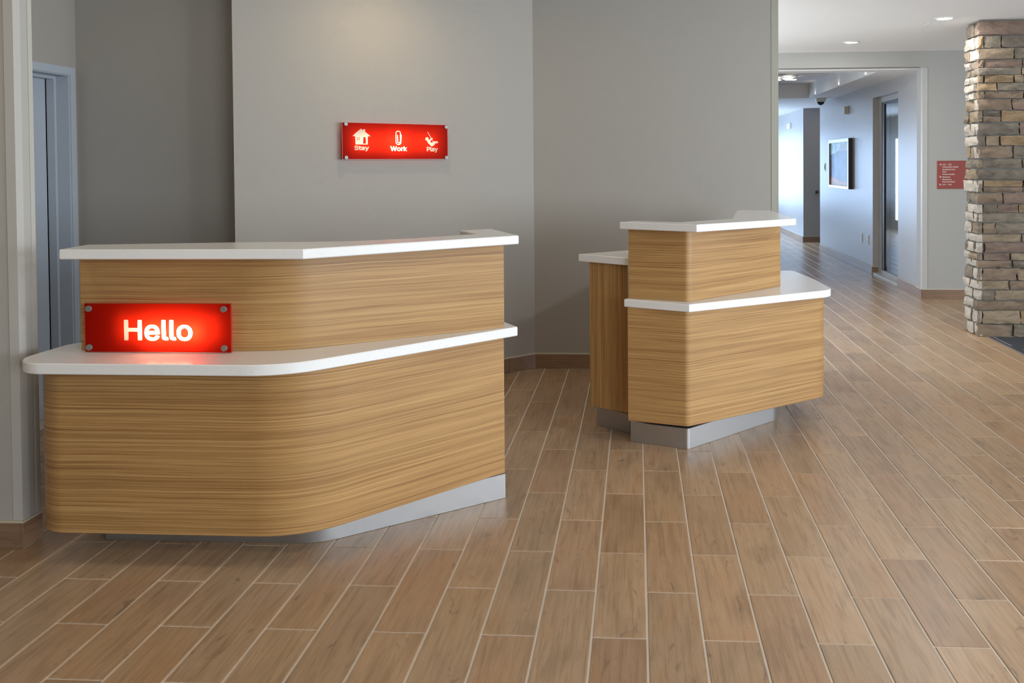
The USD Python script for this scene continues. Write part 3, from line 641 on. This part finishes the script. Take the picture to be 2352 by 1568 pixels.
for zt, zb, fronts in courses:
    out = 6.645+sr.uniform(-0.006, 0.008)
    for k, (a, b, tone) in enumerate(fronts):
        sd += 1
        x0, x1 = K(a), K(b) if b < 700 else K(700)+sr.uniform(0.02, 0.10)
        if k == 0: x0 = 2.606
        if (tone == 'slate' and (b-a) in (144,)) or (sr.random() < 0.16 and zt-zb > 0.07 and b < 690 and k):   # two thin stones in one course
            zm = (zt+zb)/2+sr.uniform(-0.008, 0.008)
            part(col, 'stone', stone_block(x0, x1, zm+0.003, zt, out, CY0+0.01, 'x', sd), 'stone_'+tone, smooth=35); sd += 1
            part(col, 'stone', stone_block(x0, x1, zb, zm-0.003, out-0.004, CY0+0.01, 'x', sd), 'stone_'+sr.choice(['brown', 'grey', tone]), smooth=35)
        else:
            part(col, 'stone', stone_block(x0, x1, zb, zt, out, CY0+0.01, 'x', sd), 'stone_'+tone, smooth=35)
        last = x1
    x = last+0.008
    while x < CX1-0.03:      # on towards the far end of the face, out of frame
        e = min(CX1, x+sr.uniform(0.1, 0.34)); sd += 1
        part(col, 'stone', stone_block(x, e-0.008, zb, zt, out+sr.uniform(-0.006, 0.006), CY0+0.01, 'x', sd), 'stone_'+sr.choice(['tan', 'brown', 'rust', 'grey', 'ochre', 'slate']), smooth=35); x = e
    # narrow side face
    cuts = [6.652]+sorted(6.652+0.28*q for q in ([sr.uniform(0.3, 0.7)] if sr.random() < 0.75 else [sr.uniform(0.22, 0.38), sr.uniform(0.6, 0.75)]))+[6.925]
    for a, b in zip(cuts[:-1], cuts[1:]):
        sd += 1
        part(col, 'stone', stone_block(a+0.004, b-0.004, zb+sr.uniform(0, 0.004), zt-sr.uniform(0, 0.004), 2.602+sr.uniform(-0.008, 0.008), CX0+0.01, 'y', sd), 'stone_'+sr.choice(['beige', 'beige', 'beige', 'tan', 'grey']), smooth=35)

# ------------------------------------------------------------------ corridor: glazed sidelight, picture, small wall fittings
win = thing('window_1', 'tall narrow glazed sidelight with tan louvred blind in the corridor wall', 'window', kind='structure')
part(win, 'window_frame', cat_([bx(2.868, 2.93, 10.16, 10.289, 0.075, 2.04), bx(2.868, 2.93, 9.311, 9.36, 0.075, 2.04), bx(2.868, 2.93, 9.311, 10.289, 2.04, 2.099), bx(2.868, 2.93, 9.311, 10.289, 0.03, 0.075)]), 'frame_grey', smooth=False)
part(win, 'gasket', cat_([bx(2.876, 2.90, 10.07, 10.16, 0.075, 2.015), bx(2.876, 2.90, 9.36, 10.16, 2.015, 2.04)]), 'dark_metal', 'black gasket strip', smooth=False)
pv = np.array([(2.886, 9.36, 0.075), (2.886, 10.07, 0.075), (2.886, 10.07, 2.015), (2.886, 9.36, 2.015)])
part(win, 'pane', trimesh.Trimesh(pv, [(0, 2, 1), (0, 3, 2)], process=False), 'pane', smooth=False)
part(win, 'sill', bx(2.807, 2.955, 9.311, 10.289, 0.0, 0.03), 'guard_plastic', smooth=False)
for k in range(37):
    z = 0.10+k*0.052
    sl = bx(-0.026, 0.026, 9.36, 9.90, -0.0012, 0.0012); sl.apply_transform(trimesh.transformations.rotation_matrix(math.radians(80), [0, 1, 0])); sl.apply_translation([2.906, 0, z])
    part(win, 'slat', sl, 'blind_tan', smooth=False)
part(win, 'blind_side', bx(2.895, 2.955, 9.92, 10.06, 0.075, 2.012), 'frame_grey', smooth=False)

def on_corridor(m, y, z, x=2.807): return onwall(m, (x, y, z), (0, -1), (-1, 0))   # facing the camera side of the corridor wall; reader's right is -y
pic = thing('framed_picture', 'silver-framed abstract painting in blue and orange on the corridor wall', 'picture')
pw, ph, pz, py = 1.16, 0.668, 1.324, 11.815
ring = sbox(-pw/2, -ph/2, pw/2, ph/2).difference(sbox(-pw/2+0.05, -ph/2+0.035, pw/2-0.05, ph/2-0.045))
part(pic, 'frame', on_corridor(shape_prism(ring, 0.0, 0.055), py, pz), 'frame_silver', smooth=False)
part(pic, 'frame_side', on_corridor(cat_([shape_prism(sbox(pw/2, -ph/2, pw/2+0.003, ph/2), 0.0, 0.054)]), py, pz), 'dark_metal', smooth=False)
cw, ch = pw-0.10, ph-0.08
part(pic, 'canvas', on_corridor(shape_prism(sbox(-cw/2, -ch/2-0.002, cw/2, ch/2+0.003), 0.0, 0.03), py, pz-0.005), 'art_blue', smooth=False)
part(pic, 'painted_field', on_corridor(shape_prism(Polygon([(-cw/2, ch*0.22), (-cw*0.2, ch*0.27), (-cw*0.12, ch*0.30), (cw/2, ch*0.30), (cw/2, ch/2), (-cw/2, ch/2)]), 0.0302, 0.0312), py, pz-0.005), 'art_cyan', 'pale cyan upper field', smooth=False)
part(pic, 'painted_field', on_corridor(shape_prism(Polygon([(-cw*0.10, ch*0.30), (cw*0.48, ch*0.30), (cw*0.36, ch*0.47), (cw*0.14, ch*0.47)]), 0.0314, 0.0322), py, pz-0.005), 'art_grey', 'grey roof-like wedge', smooth=False)
part(pic, 'painted_field', on_corridor(shape_prism(Polygon([(-cw/2, -ch/2), (cw/2, -ch/2), (cw/2, -ch*0.43), (cw*0.1, -ch*0.40), (-cw*0.2, -ch*0.33), (-cw/2, -ch*0.32)]), 0.0302, 0.0312), py, pz-0.005), 'art_orange', 'orange lower band', smooth=False)

al = thing('fire_alarm_horn', 'cream fire alarm horn high on the corridor wall above the picture', 'alarm')
part(al, 'back_plate', on_corridor(rbox(0.17, 0.112, 0.012, 0.008), 11.55, 2.035), 'white_plastic')
part(al, 'housing', on_corridor(prism(rounded([(-0.045, -0.05, 0.008), (0.085, -0.05, 0.008), (0.085, 0.05, 0.008), (-0.045, 0.05, 0.008)], step=20), 0.012, 0.05, 0.003), 11.55, 2.035), 'cream_plastic')
for k in range(5): part(al, 'louvre', on_corridor(shape_prism(sbox(-0.03, -0.036+k*0.016, 0.05, -0.030+k*0.016), 0.0502, 0.053), 11.55, 2.035), 'guard_light', smooth=False)
part(al, 'strobe_lens', on_corridor(rbox(0.028, 0.06, 0.03, 0.006), 11.62, 2.035), 'white_plastic')
box2 = thing('wall_sensor', 'small white sensor box on the far corridor wall', 'sensor')
part(box2, 'housing', onwall(rbox(0.26, 0.09, 0.03, 0.01), (2.807, 15.75, 2.01), (0, -1), (-1, 0)), 'white_plastic')
part(box2, 'lens', onwall(rbox(0.10, 0.04, 0.008, 0.008), (2.777, 15.75, 2.01), (0, -1), (-1, 0)), 'cream_plastic')
sw = thing('light_switch', 'white light switch left of the framed picture', 'switch')
part(sw, 'plate', on_corridor(rbox(0.085, 0.118, 0.007, 0.006), 12.87, 1.275), 'white_plastic'); part(sw, 'rocker', on_corridor(rbox(0.034, 0.066, 0.005, 0.003), 12.87, 1.275, 2.800), 'cream_plastic')
for y, lab in ((10.79, 'white wall outlet low on the corridor wall, the one nearer the picture'), (10.50, 'white wall outlet low on the corridor wall, the one nearer the sidelight')):
    o = thing('wall_outlet', lab, 'outlet', group='corridor wall outlets')
    part(o, 'plate', on_corridor(rbox(0.075, 0.118, 0.007, 0.006), y, 0.398), 'white_plastic')
    for dz in (-0.024, 0.024): part(o, 'socket', on_corridor(rbox(0.032, 0.030, 0.003, 0.008), y, 0.398+dz, 2.800), 'cream_plastic')
kn = thing('wall_bumper', 'small round grey bumper on the side passage wall', 'bumper')
part(kn, 'base_disc', cyl((3.02, 14.5, 0.845), (3.02, 14.49, 0.845), 0.032), 'frame_grey'); part(kn, 'bumper_pad', lathe([(0, 0), (0.012, 0), (0.014, 0.02), (0.028, 0.03), (0.028, 0.045), (0, 0.052)], (0, 0, 0)).apply_transform(trimesh.transformations.rotation_matrix(math.pi/2, [1, 0, 0])).apply_translation([3.02, 14.49, 0.845]), 'dark_metal')
dm = thing('security_camera', 'white dome security camera under the corridor ceiling', 'camera')
part(dm, 'housing', lathe([(0, 0), (0.075, 0), (0.077, -0.012), (0.070, -0.040), (0.055, -0.052), (0, -0.052)], (2.625, 12.30, HALL)), 'white_plastic')
part(dm, 'dome', lathe([(0.052, 0), (0.050, -0.018), (0.036, -0.036), (0.018, -0.045), (0, -0.048)], (2.625, 12.30, HALL-0.05)), 'smoked_dome')

# directory sign on the header wall
ds = thing('directory_sign', 'rust-red directory sign beside the corridor opening, partly behind the stone column', 'sign')
dx0, dx1, dz0, dz1 = 2.922, 3.262, 1.078, 1.350
part(ds, 'plate', onwall(rbox(dx1-dx0, dz1-dz0, 0.008, 0.003), ((dx0+dx1)/2, 8.46, (dz0+dz1)/2), (1, 0), (0, -1)), 'sign_rust')
rows = ['101 - 105', 'Connection Center', 'Breakfast Area', 'Pool', 'Guest Laundry', 'Elevators', 'Restrooms', 'Exercise Room', '119 - 138']
ys_ = [443, 530, 618, 698, 785, 888, 972, 1055, 1155]
for t, yy in zip(rows, ys_):
    z = dz1-(yy-310)/(1305-310)*(dz1-dz0)
    g = affinity.translate(words(t, 0.0125, center=False), 0.050, -0.006)
    part(ds, 'lettering', onwall(shape_prism(g, 0.0, 0.001), (dx0, 8.4518, z), (1, 0), (0, -1)), 'print_white', f'white line reading {t}', smooth=False)
arrow = unary_union([LineString([(-0.010, 0), (0.009, 0)]).buffer(0.0018), LineString([(0.001, 0.008), (0.009, 0), (0.001, -0.008)]).buffer(0.002)])
for yy, rot, lab in ((443, 0, 'white arrow pointing right'), (885, 90, 'white arrow pointing up'), (1155, 180, 'white arrow pointing left')):
    z = dz1-(yy-310)/(1305-310)*(dz1-dz0)
    part(ds, 'arrow', onwall(shape_prism(affinity.rotate(arrow, rot, origin=(0, 0)), 0, 0.001), (dx0+0.030, 8.4518, z), (1, 0), (0, -1)), 'print_white', lab, smooth=False)

# ------------------------------------------------------------------ ceiling lights
def downlight(x, y, z, label, inten, color, rad=0.055, cone=None, group=None, lens='lamp_lens', tilt=(0, 0, -1), seen=True):
    t = thing('ceiling_light', label, 'ceiling light', group=group)
    part(t, 'trim_ring', lathe([(rad+0.004, 0.0), (rad+0.018, 0.0), (rad+0.016, -0.004), (rad+0.004, -0.005), (rad, -0.001), (rad+0.004, 0.0)], (x, y, z)), 'white_plastic')
    part(t, 'lens', lathe([(0, 0), (rad, 0), (rad, -0.0015), (0, -0.002)], (x, y, z)), lens)
    disk_light(str(t.GetPath())+'/lamp', (x, y, z-0.008), tilt, rad*0.9, inten, color, cone)
    return t
downlight(1.935, 7.79, CEIL, 'round recessed ceiling light nearer the corridor opening', 160, NEUT)
downlight(2.323, 6.57, CEIL, 'round recessed ceiling light nearer the stone column', 340, (1.0, 0.97, 0.95))
for x, y, i, c in [(-1.2, 4.46, 120, WARM), (-2.4, 1.7, 125, WARM), (-0.9, 2.0, 85, WARM), (-2.5, 3.75, 20, WARM), (-0.2, -0.2, 150, NEUT), (1.5, 0.2, 90, NEUT), (3.7, 4.4, 120, WARM)]:
    downlight(x, y, CEIL, 'round recessed ceiling light above the lobby floor, out of view', i, c, group='recessed lights above the view')
downlight(1.9, 16.5, HALL, 'recessed corridor light past the tray, out of view', 25, NEUT)
downlight(3.5, 13.9, HALL, 'recessed light in the side passage ceiling, out of view', 60, WARM)
downlight(1.35, 4.55, CEIL, 'recessed ceiling light above the smaller desk, out of view', 60, CRISP)
downlight(2.6, 1.9, CEIL, 'adjustable recessed spot aimed at the desks, out of view', 1000, CRISP, rad=0.06, cone=50, tilt=(-2.4, 1.3, -1.3))
cp = thing('ceiling_plate', 'small flat white cover plate on the ceiling by the recessed light', 'cover plate')
part(cp, 'plate', bx(2.28, 2.37, 6.74, 6.86, CEIL-0.006, CEIL), 'ceiling_white', smooth=False); part(cp, 'rim', cat_([bx(2.272, 2.378, 6.733, 6.740, CEIL-0.009, CEIL), bx(2.272, 2.279, 6.7401, 6.865, CEIL-0.009, CEIL)]), 'guard_light', smooth=False)
# flush corridor fixture in the tray
fx = thing('tray_light_fixture', 'bright flush light fixture in the raised corridor tray', 'ceiling light')
part(fx, 'canopy', lathe([(0, 0), (0.20, 0), (0.20, -0.012), (0.17, -0.02), (0, -0.02)], (1.86, 11.0, 2.45)), 'white_plastic')
for k in range(4):
    a = 0.4+k*math.pi/2
    b = rbox(0.14, 0.07, 0.012, 0.01); b.apply_transform(trimesh.transformations.rotation_matrix(a, [0, 0, 1])); b.apply_translation([1.86+0.13*math.cos(a), 11.0+0.13*math.sin(a), 2.40])
    part(fx, 'glass_shade', b, 'lamp_lens_soft')
    part(fx, 'arm', cyl((1.86+0.1*math.cos(a), 11.0+0.1*math.sin(a), 2.432), (1.86+0.13*math.cos(a), 11.0+0.13*math.sin(a), 2.411), 0.006, 10), 'steel')
disk_light(str(fx.GetPath())+'/lamp', (1.86, 11.0, 2.39), (0, 0, -1), 0.15, 5, NEUT)
for y in (9.2, 10.4, 11.75):
    t = thing('tray_spotlight', {9.2: 'tiny uplight on the tray side, nearest of the three', 10.4: 'tiny uplight on the tray side, middle of the three', 11.75: 'tiny uplight on the tray side, farthest of the three'}[y], 'spotlight', group='corridor tray uplights')
    part(t, 'base', bx(2.415, 2.434, y-0.012, y+0.012, 2.258, 2.264), 'white_plastic', smooth=False); part(t, 'ring', lathe([(0, 0), (0.009, 0), (0.009, 0.003), (0, 0.003)], (2.424, y, 2.264), 12), 'ceiling_white')
    disk_light(str(t.GetPath())+'/lamp', (2.424, y, 2.270), (0.02, 0, 1), 0.008, 60, NEUT)
